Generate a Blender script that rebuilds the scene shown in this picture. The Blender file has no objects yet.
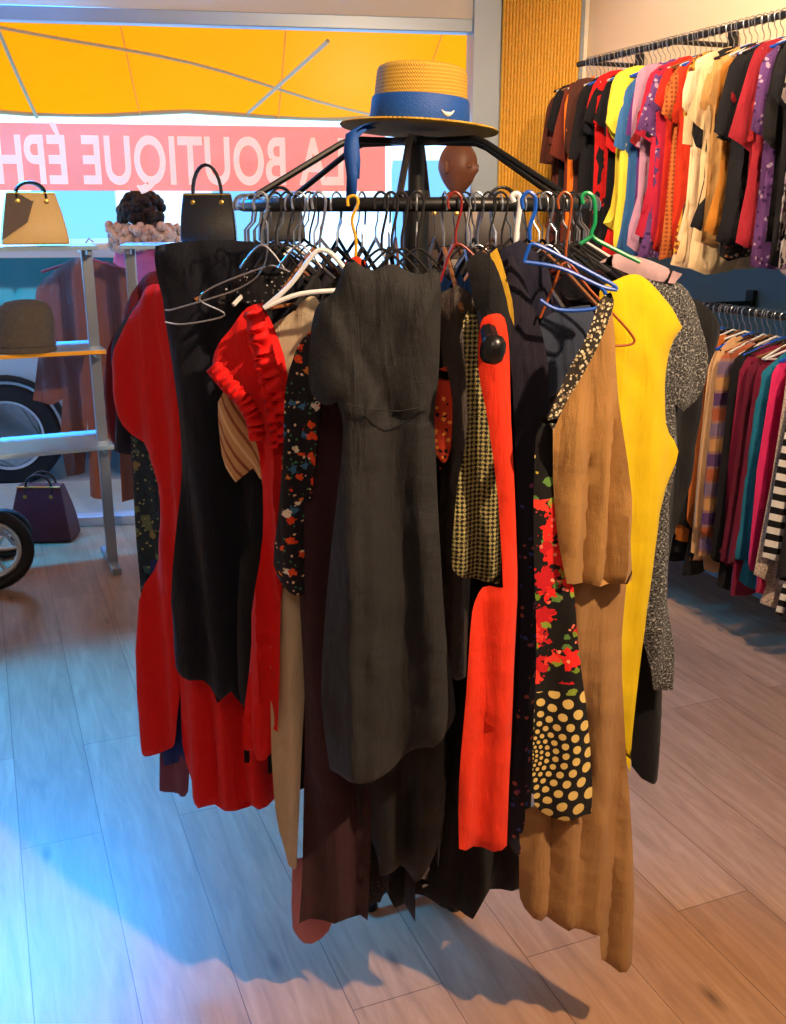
import bpy, bmesh, math, random
import numpy as np
from mathutils import Vector, Matrix, noise
from mathutils.geometry import delaunay_2d_cdt
random.seed(7)
S=bpy.context.scene
try:
    S.view_settings.view_transform='Standard'
    S.view_settings.look='None'
except Exception as e: print(e)
F=1000.0; P=math.atan(.3); CP,SP=math.cos(P),math.sin(P); H=1.55
def ray(px,py):
    xc=(px-393)/F; yc=(512-py)/F
    return Vector((xc, CP+yc*SP, -SP+yc*CP))
def at(px,py,D):
    d=ray(px,py); return Vector((0,0,H))+d*(D/d.y)
def lin(c):
    return tuple(((x/255)/12.92 if x/255<=.04045 else ((x/255+.055)/1.055)**2.4) for x in c)+(1,)
# ---------------- materials
def newmat(name):
    m=bpy.data.materials.new(name); m.use_nodes=True
    nt=m.node_tree; return m,nt,nt.nodes,nt.links,nt.nodes['Principled BSDF']
def mat(name,c,rough=.5,metal=0,bump=0,bscale=50,emit=0,spec=.5,vary=0):
    m,nt,N,L,b=newmat(name); col=lin(c)
    b.inputs['Base Color'].default_value=col; b.inputs['Roughness'].default_value=rough
    b.inputs['Metallic'].default_value=metal; b.inputs['Specular IOR Level'].default_value=spec
    if emit: b.inputs['Emission Color'].default_value=col; b.inputs['Emission Strength'].default_value=emit
    tc=N.new('ShaderNodeTexCoord'); n=N.new('ShaderNodeTexNoise'); n.inputs['Scale'].default_value=bscale
    L.new(tc.outputs['Object'],n.inputs['Vector'])
    if vary:
        r=N.new('ShaderNodeMix'); r.data_type='RGBA'
        r.inputs[6].default_value=tuple(x*(1-vary) for x in col[:3])+(1,); r.inputs[7].default_value=tuple(min(1,x*(1+vary)) for x in col[:3])+(1,)
        L.new(n.outputs[0],r.inputs[0]); L.new(r.outputs[2],b.inputs['Base Color'])
    if bump:
        bp=N.new('ShaderNodeBump'); bp.inputs['Strength'].default_value=bump; bp.inputs['Distance'].default_value=.01
        L.new(n.outputs[0],bp.inputs['Height']); L.new(bp.outputs[0],b.inputs['Normal'])
    return m
def M2(nt,op,a,b=None,c=None):
    n=nt.nodes.new('ShaderNodeMath'); n.operation=op
    for i,x in enumerate((a,b,c)):
        if x is None: continue
        if isinstance(x,(int,float)): n.inputs[i].default_value=x
        else: nt.links.new(x,n.inputs[i])
    return n.outputs[0]
def MIX(nt,f,a,b):
    n=nt.nodes.new('ShaderNodeMix'); n.data_type='RGBA'
    for i,x in ((0,f),(6,a),(7,b)):
        if isinstance(x,(int,float,tuple)): n.inputs[i].default_value=x
        else: nt.links.new(x,n.inputs[i])
    return n.outputs[2]
def RAMP(nt,f,cols,interp='CONSTANT'):
    n=nt.nodes.new('ShaderNodeValToRGB'); r=n.color_ramp; r.interpolation=interp
    while len(r.elements)<len(cols): r.elements.new(.5)
    for i,c in enumerate(cols):
        r.elements[i].position=i/len(cols) if interp=='CONSTANT' else i/max(1,len(cols)-1); r.elements[i].color=lin(c)
    nt.links.new(f,n.inputs[0]); return n.outputs[0]
def fabric(name,c,rough=.85,layers=(),wr=.6,sheen=.05,spec=.25):
    m,nt,N,L,b=newmat(name); base=lin(c)
    uv=N.new('ShaderNodeUVMap').outputs[0]
    sx=N.new('ShaderNodeSeparateXYZ'); L.new(uv,sx.inputs[0]); U,V=sx.outputs[0],sx.outputs[1]
    mp=N.new('ShaderNodeMapping'); L.new(uv,mp.inputs[0]); mp.inputs['Scale'].default_value=(26,5,1); mp.inputs['Rotation'].default_value=(0,0,.1)
    n1=N.new('ShaderNodeTexNoise'); n1.inputs['Scale'].default_value=1; n1.inputs['Detail'].default_value=4; n1.inputs['Distortion'].default_value=.5; L.new(mp.outputs[0],n1.inputs[0])
    mq=N.new('ShaderNodeMapping'); L.new(uv,mq.inputs[0]); mq.inputs['Scale'].default_value=(14,34,1); mq.inputs['Rotation'].default_value=(0,0,-.35)
    n3=N.new('ShaderNodeTexNoise'); n3.inputs['Scale'].default_value=.6; n3.inputs['Detail'].default_value=3; L.new(mq.outputs[0],n3.inputs[0])
    n2=N.new('ShaderNodeTexNoise'); n2.inputs['Scale'].default_value=700; L.new(uv,n2.inputs[0])
    col=MIX(nt,n1.outputs[0],tuple(x*.85 for x in base[:3])+(1,),tuple(min(1,x*1.15) for x in base[:3])+(1,))
    for kind,k in layers:
        z=k.get('z')
        if kind in('dots','cells'):
            v=N.new('ShaderNodeTexVoronoi'); v.inputs['Scale'].default_value=k.get('s',60); v.inputs['Randomness'].default_value=k.get('rnd',1)
            mm=N.new('ShaderNodeMapping'); mm.inputs['Scale'].default_value=k.get('sc',(1,1,1)); L.new(uv,mm.inputs[0])
            nz=N.new('ShaderNodeTexNoise'); nz.inputs['Scale'].default_value=k.get('s',60)*k.get('ws',1.3); L.new(mm.outputs[0],nz.inputs[0])
            va=N.new('ShaderNodeVectorMath'); va.operation='MULTIPLY_ADD'; L.new(nz.outputs[1],va.inputs[0])
            w=k.get('warp',.6)/k.get('s',60); va.inputs[1].default_value=(w,w,0); L.new(mm.outputs[0],va.inputs[2])
            L.new(va.outputs[0],v.inputs['Vector'])
            f=M2(nt,'LESS_THAN',v.outputs['Distance'],k.get('t',.35))
            cs=N.new('ShaderNodeSeparateColor'); L.new(v.outputs['Color'],cs.inputs[0])
            cc=RAMP(nt,cs.outputs[0],k['c'])
            if 'dens' in k: f=M2(nt,'MULTIPLY',f,M2(nt,'LESS_THAN',cs.outputs[1],k['dens']))
        elif kind=='stripe':
            a=k.get('a',0); q=M2(nt,'ADD',M2(nt,'MULTIPLY',U,math.cos(a)),M2(nt,'MULTIPLY',V,math.sin(a)))
            f=M2(nt,'LESS_THAN',M2(nt,'FRACT',M2(nt,'MULTIPLY',q,k['f'])),k.get('w',.5))
            q2=M2(nt,'FRACT',M2(nt,'MULTIPLY',q,k['f']/len(k['c'])))
            cc=RAMP(nt,q2,k['c'])
        elif kind=='geo':
            fr=k['f']
            a=M2(nt,'SINE',M2(nt,'MULTIPLY',M2(nt,'ADD',U,V),fr)); bb=M2(nt,'SINE',M2(nt,'MULTIPLY',M2(nt,'SUBTRACT',U,V),fr))
            f=M2(nt,'GREATER_THAN',M2(nt,'MULTIPLY',a,bb),k.get('t',.1)); cc=lin(k['c'][0])
        elif kind=='tweed':
            n=N.new('ShaderNodeTexNoise'); n.inputs['Scale'].default_value=k.get('s',350); L.new(uv,n.inputs[0])
            f=M2(nt,'GREATER_THAN',n.outputs[0],k.get('t',.5)); cc=lin(k['c'][0])
        elif kind=='burst':
            du=M2(nt,'SUBTRACT',U,k['u']); dv=M2(nt,'SUBTRACT',V,k['v'])
            r=M2(nt,'SQRT',M2(nt,'ADD',M2(nt,'MULTIPLY',du,du),M2(nt,'MULTIPLY',dv,dv)))
            an=M2(nt,'ARCTAN2',dv,du)
            lr=M2(nt,'MULTIPLY',M2(nt,'LOGARITHM',M2(nt,'MAXIMUM',r,.004),2.718),5.2)
            aa=M2(nt,'ADD',M2(nt,'MULTIPLY',an,30/6.2832),M2(nt,'MULTIPLY',M2(nt,'FLOOR',lr),.5))
            fa=M2(nt,'ABSOLUTE',M2(nt,'SUBTRACT',M2(nt,'FRACT',aa),.5)); fb=M2(nt,'ABSOLUTE',M2(nt,'SUBTRACT',M2(nt,'FRACT',lr),.5))
            f=M2(nt,'LESS_THAN',M2(nt,'ADD',M2(nt,'MULTIPLY',fa,fa),M2(nt,'MULTIPLY',fb,fb)),.115); cc=lin(k['c'][0])
        if z: f=M2(nt,'MULTIPLY',f,M2(nt,'MULTIPLY',M2(nt,'GREATER_THAN',V,z[0]),M2(nt,'LESS_THAN',V,z[1])))
        col=MIX(nt,f,col,cc)
    L.new(col,b.inputs['Base Color'])
    b.inputs['Roughness'].default_value=rough; b.inputs['Specular IOR Level'].default_value=spec
    b.inputs['Sheen Weight'].default_value=sheen
    hs=M2(nt,'ADD',M2(nt,'ADD',n1.outputs[0],M2(nt,'MULTIPLY',n3.outputs[0],.4)),M2(nt,'MULTIPLY',n2.outputs[0],.12))
    bp=N.new('ShaderNodeBump'); bp.inputs['Strength'].default_value=min(1,wr*1.3); bp.inputs['Distance'].default_value=.014
    L.new(hs,bp.inputs['Height']); L.new(bp.outputs[0],b.inputs['Normal'])
    return m
_fc={}
def plain(c,**k):
    key=(c,tuple(sorted(k.items())))
    if key not in _fc: _fc[key]=fabric('fabric_%d_%d_%d'%c,c,**k)
    return _fc[key]
# ---------------- mesh builder
def link(o): S.collection.objects.link(o); return o
def empty(name,loc=(0,0,0)):
    o=bpy.data.objects.new(name,None); o.location=loc; o.empty_display_size=.1; return link(o)
def parent(ch,p):
    ch.parent=p; ch.matrix_parent_inverse=Matrix.Translation(-Vector(p.location))
class B:
    def __init__(s): s.v=[];s.f=[];s.m=[]
    def add(s,v,f,mi=0,X=None):
        o=len(s.v)
        for p in v:
            p=Vector(p); s.v.append(X@p if X else p)
        for q in f: s.f.append([i+o for i in q]); s.m.append(mi)
    def box(s,a,b,mi=0,X=None):
        x0,y0,z0=a;x1,y1,z1=b
        s.add([(x0,y0,z0),(x1,y0,z0),(x1,y1,z0),(x0,y1,z0),(x0,y0,z1),(x1,y0,z1),(x1,y1,z1),(x0,y1,z1)],
              [(3,2,1,0),(4,5,6,7),(0,1,5,4),(1,2,6,5),(2,3,7,6),(3,0,4,7)],mi,X)
    def tube(s,pts,r,mi=0,n=8,closed=False,X=None):
        pts=[Vector(p) for p in pts]; m=len(pts); V=[];Fc=[]
        rr=r if isinstance(r,(list,tuple)) else [r]*m
        up=None
        for i,p in enumerate(pts):
            if closed: t=pts[(i+1)%m]-pts[i-1]
            else: t=pts[min(i+1,m-1)]-pts[max(i-1,0)]
            if t.length<1e-9: t=Vector((0,0,1))
            t.normalize()
            if up is None: up=Vector((0,0,1)) if abs(t.z)<.9 else Vector((1,0,0))
            u=(up-t*up.dot(t))
            if u.length<1e-5: u=t.orthogonal()
            u.normalize(); up=u; w=t.cross(u)
            for k in range(n):
                a=2*math.pi*k/n; V.append(p+(u*math.cos(a)+w*math.sin(a))*rr[i])
        R=m if closed else m-1
        for i in range(R):
            j=(i+1)%m
            for k in range(n): Fc.append((i*n+k,i*n+(k+1)%n,j*n+(k+1)%n,j*n+k))
        if not closed: Fc.append(tuple(range(n))[::-1]); Fc.append(tuple((m-1)*n+k for k in range(n)))
        s.add(V,Fc,mi,X)
    def lathe(s,prof,mi=0,n=40,X=None,sx=1,sy=1):
        V=[];Fc=[];m=len(prof)
        for r,z in prof:
            for k in range(n):
                a=2*math.pi*k/n; V.append((r*math.cos(a)*sx,r*math.sin(a)*sy,z))
        for i in range(m-1):
            for k in range(n): Fc.append((i*n+k,i*n+(k+1)%n,(i+1)*n+(k+1)%n,(i+1)*n+k))
        if prof[0][0]>1e-6: Fc.append(tuple(range(n))[::-1])
        if prof[-1][0]>1e-6: Fc.append(tuple((m-1)*n+k for k in range(n)))
        s.add(V,Fc,mi,X)
    def extr(s,poly,y0,y1,mi=0,X=None):
        n=len(poly); V=[(x,y0,z) for x,z in poly]+[(x,y1,z) for x,z in poly]
        Fc=[tuple(range(n)),tuple(range(2*n-1,n-1,-1))]+[((i+1)%n,i,n+i,n+(i+1)%n) for i in range(n)]
        s.add(V,Fc,mi,X)
    def obj(s,name,mats,smooth=True,bevel=0,sub=0,par=None,ang=40):
        c=sum(s.v,Vector())/max(1,len(s.v))
        me=bpy.data.meshes.new(name); me.from_pydata([p-c for p in s.v],[],s.f)
        for m in mats: me.materials.append(m)
        me.polygons.foreach_set('material_index',s.m)
        bm=bmesh.new(); bm.from_mesh(me); bmesh.ops.recalc_face_normals(bm,faces=bm.faces)
        for e in bm.edges:
            e.smooth = not (len(e.link_faces)==2 and e.calc_face_angle(0)>math.radians(ang))
        bm.to_mesh(me); bm.free()
        me.polygons.foreach_set('use_smooth',[smooth]*len(me.polygons)); me.update()
        o=bpy.data.objects.new(name,me); o.location=c; link(o)
        if bevel:
            md=o.modifiers.new('bevel','BEVEL'); md.width=bevel; md.segments=3; md.limit_method='ANGLE'
        if sub: md=o.modifiers.new('sub','SUBSURF'); md.levels=md.render_levels=sub
        if par: parent(o,par)
        return o
def frame(o,xa,ya=None,za=(0,0,1)):
    xa=Vector(xa).normalized(); za=Vector(za).normalized()
    ya=za.cross(xa) if ya is None else Vector(ya)
    m=Matrix.Identity(4)
    for i in range(3): m[i][0]=xa[i];m[i][1]=ya[i];m[i][2]=za[i];m[i][3]=o[i]
    return m
# ---------------- cloth core
def catmull(poly,k=4,ten=1.0):
    n=len(poly); out=[]
    for i in range(n):
        p0,p1,p2,p3=[np.array(poly[(i+j-1)%n],float) for j in range(4)]
        t1=(p2-p0)*.5*ten; t2=(p3-p1)*.5*ten
        def ang(a,b_):
            la,lb=np.linalg.norm(a),np.linalg.norm(b_)
            return 1 if la<1e-9 or lb<1e-9 else float(a@b_/(la*lb))
        if ang(p1-p0,p2-p1)<.45: t1=(p2-p1)*.5
        if ang(p2-p1,p3-p2)<.45: t2=(p2-p1)*.5
        L_=np.linalg.norm(p2-p1)
        for t_ in (t1,t2):
            l=np.linalg.norm(t_)
            if l>L_*1.3: t_*=L_*1.3/l
        for q in range(k):
            t=q/k; h1=2*t**3-3*t*t+1;h2=t**3-2*t*t+t;h3=-2*t**3+3*t*t;h4=t**3-t*t
            out.append(tuple(h1*p1+h2*t1+h3*p2+h4*t2))
    return out
TS=.42
def cloth(name,poly,o,yaw,T,A,m,h=.013,par=None,smooth=3,seed=None,fk=16,edge=.012,extra=None,pl_=.075):
    seed=random.random()*99 if seed is None else seed
    T=T*TS; A=A*1.3
    pl=catmull(poly,smooth) if smooth else poly
    q=[pl[0]]
    for p in pl[1:]:
        if math.hypot(p[0]-q[-1][0],p[1]-q[-1][1])>.002: q.append(p)
    pl=np.array(q); n=len(pl)
    mn=pl.min(0); mx=pl.max(0)
    gx=np.arange(mn[0]+h/2,mx[0],h); gy=np.arange(mn[1]+h/2,mx[1],h)
    G=np.array(np.meshgrid(gx,gy)).reshape(2,-1).T
    G=G+np.random.RandomState(3).uniform(-.15*h,.15*h,G.shape)
    a=pl; b=np.roll(pl,-1,0)
    def dist(Q):
        if len(Q)==0: return np.zeros(0)
        ab=b-a; d=np.full(len(Q),1e9)
        for i in range(n):
            L2=(ab[i]**2).sum()+1e-12
            t=np.clip(((Q-a[i])@ab[i])/L2,0,1)[:,None]
            d=np.minimum(d,np.linalg.norm(Q-(a[i]+t*ab[i]),axis=1))
        return d
    ins=np.zeros(len(G),bool)
    for i in range(n):
        x1,y1=a[i];x2,y2=b[i]
        if y1==y2: continue
        c=((y1>G[:,1])!=(y2>G[:,1]))&(G[:,0]<(x2-x1)*(G[:,1]-y1)/(y2-y1)+x1)
        ins^=c
    G=G[ins]; d=dist(G); G=G[d>.4*h]
    pts=[Vector(p) for p in pl]+[Vector(p) for p in G]
    r=delaunay_2d_cdt(pts,[(i,(i+1)%n) for i in range(n)],[],1,1e-6)
    vs=np.array([tuple(v) for v in r[0]]); fs=[tuple(f) for f in r[2]]
    be={}
    for f in fs:
        for i in range(len(f)):
            k=tuple(sorted((f[i],f[(i+1)%len(f)]))); be[k]=be.get(k,0)+1
    bd=set(i for k,c in be.items() if c==1 for i in k)
    D=dist(vs); hgt=max(.05,mx[1]-mn[1])
    nx,ny=-math.sin(yaw),math.cos(yaw); cx,cy=math.cos(yaw),math.sin(yaw)
    V=[];bmap={};off=[];fold=[]
    for i,(s,z) in enumerate(vs):
        o_=T*(1-math.exp(-D[i]/edge)) if i not in bd else 0
        g=min(1,max(0,(mx[1]-z)/(.55*hgt)))**.8
        ph_=s*math.pi/pl_+1.8*noise.noise(Vector((s*4,z*.9,seed)))+(z-mn[1])*.5*math.sin(seed)
        c2=.5+.5*math.cos(2*ph_); pleat=c2**1.6*1.6-.6
        f1=noise.noise(Vector((s*fk*.6+seed,z*1.1,seed)))
        u3=noise.noise(Vector(((s+z*.55)*fk*.9,(z-s*.5)*6,seed+9))); f3=(.5-abs(u3)*1.6)*(1-.5*g)
        f4=noise.noise(Vector((s*fk*2.2,z*1.8,seed+3)))
        fo=A*(-pleat*.8*g+f1*1.2*(.3+.7*g)-f3*.46+f4*.34*(.4+.6*g))
        if extra: fo+=extra(s,z)
        off.append(o_);fold.append(fo)
    for i,(s,z) in enumerate(vs):
        t=-(off[i]+fold[i]); V.append(Vector((o[0]+cx*s+nx*t,o[1]+cy*s+ny*t,z)))
    UVs=[(s,z) for s,z in vs]
    for i,(s,z) in enumerate(vs):
        if i in bd: bmap[i]=i; continue
        t=off[i]-fold[i]; bmap[i]=len(V); V.append(Vector((o[0]+cx*s+nx*t,o[1]+cy*s+ny*t,z))); UVs.append((s,z))
    faces=list(fs)+[tuple(bmap[i] for i in reversed(f)) for f in fs]
    seen=set(); ff=[]
    for f in faces:
        k=tuple(sorted(f))
        if k in seen: continue
        seen.add(k); ff.append(f)
    c=sum(V,Vector())/len(V)
    me=bpy.data.meshes.new(name); me.from_pydata([p-c for p in V],[],ff)
    ul=me.uv_layers.new(name='UVMap')
    for lp in me.loops: ul.data[lp.index].uv=UVs[lp.vertex_index]
    me.materials.append(m)
    bm=bmesh.new(); bm.from_mesh(me); bmesh.ops.recalc_face_normals(bm,faces=bm.faces)
    for e in bm.edges:
        if len(e.link_faces)==2 and e.calc_face_angle(0)>math.radians(75): e.smooth=False
    bm.to_mesh(me); bm.free()
    me.polygons.foreach_set('use_smooth',[True]*len(me.polygons)); me.update()
    ob=bpy.data.objects.new(name,me); ob.location=c; link(ob)
    if par: parent(ob,par)
    return ob
def toplane(px,py,o,yaw):
    d=ray(px,py); nx,ny=-math.sin(yaw),math.cos(yaw)
    t=(nx*o[0]+ny*o[1])/(nx*d.x+ny*d.y); w=d*t
    return ((w.x-o[0])*math.cos(yaw)+(w.y-o[1])*math.sin(yaw), H+w.z)
def pxcloth(name,poly,D,yaw,T,A,m,**k):
    yaw=math.radians(yaw); cx=sum(p[0] for p in poly)/len(poly)
    o=at(cx,212,D); pl=[toplane(x,y,o,yaw) for x,y in poly]
    return cloth(name,pl,o,yaw,T,A,m,**k)

# ================= CAMERA
cam=bpy.data.cameras.new('camera'); co=link(bpy.data.objects.new('camera',cam)); S.camera=co
cam.sensor_fit='VERTICAL'; cam.sensor_height=24; cam.lens=F/1024*24
co.location=(0,0,H); co.rotation_euler=(math.pi/2-P,0,0); cam.clip_start=.05

# ================= ROOM
RD=Vector((.375,-.927,0)).normalized()
CORN=Vector((.947,5.35,0)); WD=Vector((.987,.1613,0)).normalized()
def wl(t,z=0,off=0):
    p=CORN-WD*t+Vector((-WD.y,WD.x,0))*off; return Vector((p.x,p.y,z))
m,nt,N,L,b=newmat('laminate_floor')
tc=N.new('ShaderNodeTexCoord'); mp=N.new('ShaderNodeMapping'); L.new(tc.outputs['Object'],mp.inputs[0])
mp.inputs['Rotation'].default_value=(0,0,-math.atan2(.927,-.375))
br=N.new('ShaderNodeTexBrick'); L.new(mp.outputs[0],br.inputs[0])
br.inputs['Scale'].default_value=1; br.inputs['Brick Width'].default_value=1.3; br.inputs['Row Height'].default_value=.2
br.inputs['Mortar Size'].default_value=.0012; br.inputs['Mortar Smooth'].default_value=.2; br.offset=.37
br.inputs['Color1'].default_value=lin((206,172,142)); br.inputs['Color2'].default_value=lin((186,150,120)); br.inputs['Mortar'].default_value=lin((126,96,76))
m2=N.new('ShaderNodeMapping'); L.new(mp.outputs[0],m2.inputs[0]); m2.inputs['Scale'].default_value=(1.6,14,1)
ns=N.new('ShaderNodeTexNoise'); ns.inputs['Scale'].default_value=2.2; ns.inputs['Detail'].default_value=8; ns.inputs['Roughness'].default_value=.65; ns.inputs['Distortion'].default_value=.8; L.new(m2.outputs[0],ns.inputs[0])
gr=RAMP(nt,ns.outputs[0],[(92,64,48),(204,182,160),(255,248,236)],'LINEAR')
mx=N.new('ShaderNodeMix'); mx.data_type='RGBA'; mx.blend_type='MULTIPLY'; mx.inputs[0].default_value=.85
L.new(br.outputs[0],mx.inputs[6]); L.new(gr,mx.inputs[7])
m3=N.new('ShaderNodeMapping'); L.new(mp.outputs[0],m3.inputs[0]); m3.inputs['Scale'].default_value=(1,3.2,1)
kn=N.new('ShaderNodeTexVoronoi'); kn.inputs['Scale'].default_value=2.3; L.new(m3.outputs[0],kn.inputs[0])
kf=M2(nt,'MULTIPLY',M2(nt,'SUBTRACT',1,M2(nt,'MINIMUM',M2(nt,'MULTIPLY',kn.outputs[0],8),1)),.85)
fc=MIX(nt,kf,mx.outputs[2],lin((76,50,36)))
L.new(fc,b.inputs['Base Color']); b.inputs['Roughness'].default_value=.34; b.inputs['Specular IOR Level'].default_value=.5
bp=N.new('ShaderNodeBump'); bp.inputs['Strength'].default_value=.15; bp.inputs['Distance'].default_value=.003
L.new(br.outputs[1],bp.inputs['Height']); bp.invert=True; L.new(bp.outputs[0],b.inputs['Normal'])
floorM=m
wallM,nt,N,L,b=newmat('wall_blue_light_tint')
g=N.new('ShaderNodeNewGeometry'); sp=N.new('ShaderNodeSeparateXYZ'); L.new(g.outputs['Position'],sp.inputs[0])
L.new(MIX(nt,M2(nt,'LESS_THAN',sp.outputs[2],2.0),lin((246,218,184)),lin((136,190,226))),b.inputs['Base Color']); b.inputs['Roughness'].default_value=.8  # cool window light put into the wall colour below the height split
white=mat('white_paint',(228,230,232),.6,bump=.05)
cream=mat('cream_plaster',(236,226,208),.8,bump=.05)
q=B()
NR=CORN+RD*8.5
outl=[CORN,wl(4.6),Vector((wl(4.6).x,-2.6,0)),Vector((NR.x,-2.6,0)),NR]
FF=[(0,1,2,3,4),(9,8,7,6,5)]+[(i,(i+1)%5,5+(i+1)%5,5+i) for i in range(5)]
q.add(outl+[p+Vector((0,0,-.1)) for p in outl],FF)
fl=q.obj('floor',[floorM],smooth=False)
q=B(); CH=2.85
q.add([p+Vector((0,0,CH)) for p in outl]+[p+Vector((0,0,CH+.1)) for p in outl],FF)
q.obj('ceiling',[cream],smooth=False)
def wall(name,a,b_,th,mt,z0=0,z1=CH):
    a=Vector(a);b_=Vector(b_); d=(b_-a); X=frame(a,d); q=B(); q.box((0,0,z0),(d.length,th,z1),0,X); return q.obj(name,[mt],smooth=False)
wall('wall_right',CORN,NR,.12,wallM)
wall('wall_left',outl[2],outl[1],.12,cream)
wall('wall_back',outl[3],outl[2],.12,cream)
def wbox(q,t0,t1,z0,z1,o0,o1,mi=0):
    X=frame(CORN,-WD,Vector((-WD.y,WD.x,0))); q.box((t0,o0,z0),(t1,o1,z1),mi,X)
q=B(); wbox(q,0,4.6,2.43,CH,-.02,.14); wbox(q,0,.5,0,2.43,-.02,.14); wbox(q,4.5,4.6,0,2.43,0,.12); q.obj('wall_front',[cream],smooth=False)
tW=lambda px,py=100:(lambda d:(CORN.x*d.y-CORN.y*d.x)/( WD.x*d.y-WD.y*d.x))(ray(px,py))
t470=tW(470);t497=tW(497);t573=tW(573)
win=empty('window_1',wl(2.5,1.2,0))
q=B(); fr=mat('window_frame_metal',(170,184,198),.35,.3)
wbox(q,t497,t470+.0,0,2.6,-.05,.1); wbox(q,t470,4.5,2.37,2.43,-.03,.05); wbox(q,t470,4.5,0,.05,-.03,.05)
wbox(q,3.35,3.40,0,2.4,-.02,.03); q.obj('frame',[fr],smooth=False,bevel=.004,par=win)
m,nt,N,L,b=newmat('glass_clear'); tr=N.new('ShaderNodeBsdfTransparent'); gl=N.new('ShaderNodeBsdfGlossy'); gl.inputs['Roughness'].default_value=.25
ms=N.new('ShaderNodeMixShader'); ms.inputs[0].default_value=.004; L.new(tr.outputs[0],ms.inputs[1]); L.new(gl.outputs[0],ms.inputs[2]); L.new(ms.outputs[0],N['Material Output'].inputs[0]); glassM=m
q=B(); wbox(q,t470,4.5,.05,2.37,.005,.012); q.obj('glass_pane',[glassM],smooth=False,par=win)
gold=mat('gold_ribbed_blind',(232,168,52),.5,.0,bump=.3,bscale=80,vary=.3)
q=B(); X=frame(CORN,-WD,Vector((-WD.y,WD.x,0))); nn=24; w=(t497-t573)
for i in range(nn):
    x=t573+w*(i+.5)/nn; q.lathe([(w/nn*.5,0.02),(w/nn*.5,2.7)],0,10,X@Matrix.Translation((x,-.06,0)))
q.obj('ribbed_bamboo_blind',[gold])
q=B(); q.tube([CORN+RD*.03+Vector((-.045,-.02,.05)),CORN+RD*.03+Vector((-.045,-.02,CH))],.012); q.obj('trim_1',[fr])

# banner + text
m,nt,N,L,b=newmat('pink_vinyl_film')
b.inputs['Base Color'].default_value=lin((236,150,136)); b.inputs['Roughness'].default_value=.6
b.inputs['Emission Color'].default_value=lin((240,140,124)); b.inputs['Emission Strength'].default_value=.5  # emission paints in the glow of daylight behind the film
tr=N.new('ShaderNodeBsdfTransparent'); ms=N.new('ShaderNodeMixShader'); ms.inputs[0].default_value=.84
L.new(tr.outputs[0],ms.inputs[1]); L.new(b.outputs[0],ms.inputs[2]); L.new(ms.outputs[0],N['Material Output'].inputs[0]); film=m
t385=tW(385,160)
z1=at(200,125,wl((t385+3)/2).y).z; z0=at(200,191,wl((t385+3)/2).y).z
q=B(); wbox(q,t385,4.45,z0,z1,-.012,-.008); q.obj('banner_vinyl_strip',[film],smooth=False,par=win)
lm=mat('white_vinyl_letters',(252,222,212),.6,emit=.45)  # emission gives the letters the same painted backlight
cu=bpy.data.curves.new('lettering','FONT'); cu.body='LA BOUTIQUE ÉPHÉMÈRE'; cu.offset=.022; cu.extrude=.002; cu.space_character=1.05
tx=link(bpy.data.objects.new('lettering',cu)); bpy.context.view_layer.update()
tl=tW(345,160); tend=tW(-5,160)
wid=tx.dimensions.x*15.1/20.2; sx=(tend-tl)/wid; sy=(z1-z0)*.80/ .73*.92
o0=wl(tl,z0+.035,-.016)
Mx=frame(o0,-WD,(0,0,1),(-WD.y,WD.x,0)); tx.data.materials.append(lm)
me=bpy.data.meshes.new_from_object(tx.evaluated_get(bpy.context.evaluated_depsgraph_get())); bpy.data.objects.remove(tx)
me.transform(Mx@Matrix.Diagonal((sx,sy,1,1))); me.transform(Matrix.Translation(-o0)); to=link(bpy.data.objects.new('banner_lettering',me)); to.location=o0; parent(to,win)

# ================= OUTSIDE
asph=mat('asphalt',(150,160,170),.9,bump=.3,bscale=90,vary=.15)
q=B(); q.box((-14,5.2,-.14),(14,20,-.1)); q.obj('street',[asph],smooth=False)
pav=mat('paving',(150,180,195),.85,bump=.2,bscale=20,vary=.1)
q=B(); wbox(q,-6,9,-.09,-.02,.15,1.0); q.obj('sidewalk',[pav],smooth=False)
fac=mat('facade_render',(246,248,248),.9,bump=.1,bscale=8,vary=.05); dk=mat('facade_window_glass',(120,160,190),.2)
q=B(); q.box((-14,14,-.1),(14,14.4,9))
for i in range(11):
    for z in (0.6,3.6,6.3):
        x=-12+i*2.4; q.box((x,13.93,z),(x+1.1,14.0,z+1.6),1); q.box((x-.08,13.9,z-.1),(x+1.18,14.0,z-.02),0)
q.obj('building_facade',[fac,dk],smooth=False)
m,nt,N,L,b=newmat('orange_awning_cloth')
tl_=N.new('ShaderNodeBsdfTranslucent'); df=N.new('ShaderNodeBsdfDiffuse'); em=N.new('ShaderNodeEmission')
c1=lin((250,128,4)); tl_.inputs[0].default_value=c1; df.inputs[0].default_value=c1; em.inputs[0].default_value=lin((255,152,8)); em.inputs[1].default_value=.5  # emission adds the glow of sunlight coming through the cloth
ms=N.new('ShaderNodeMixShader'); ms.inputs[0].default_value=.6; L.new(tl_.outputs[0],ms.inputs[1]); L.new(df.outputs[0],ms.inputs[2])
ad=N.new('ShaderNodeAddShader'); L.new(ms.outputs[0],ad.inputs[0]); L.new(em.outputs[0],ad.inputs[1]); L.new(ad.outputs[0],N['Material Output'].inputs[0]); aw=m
awn=empty('shop_awning',wl(2.5,2.6,1))
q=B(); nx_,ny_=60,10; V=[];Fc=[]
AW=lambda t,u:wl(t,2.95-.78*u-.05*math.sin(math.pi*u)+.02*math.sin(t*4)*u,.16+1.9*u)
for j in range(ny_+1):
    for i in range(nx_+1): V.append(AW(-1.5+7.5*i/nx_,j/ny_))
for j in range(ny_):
    for i in range(nx_): k=j*(nx_+1)+i; Fc.append((k,k+1,k+nx_+2,k+nx_+1))
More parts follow.
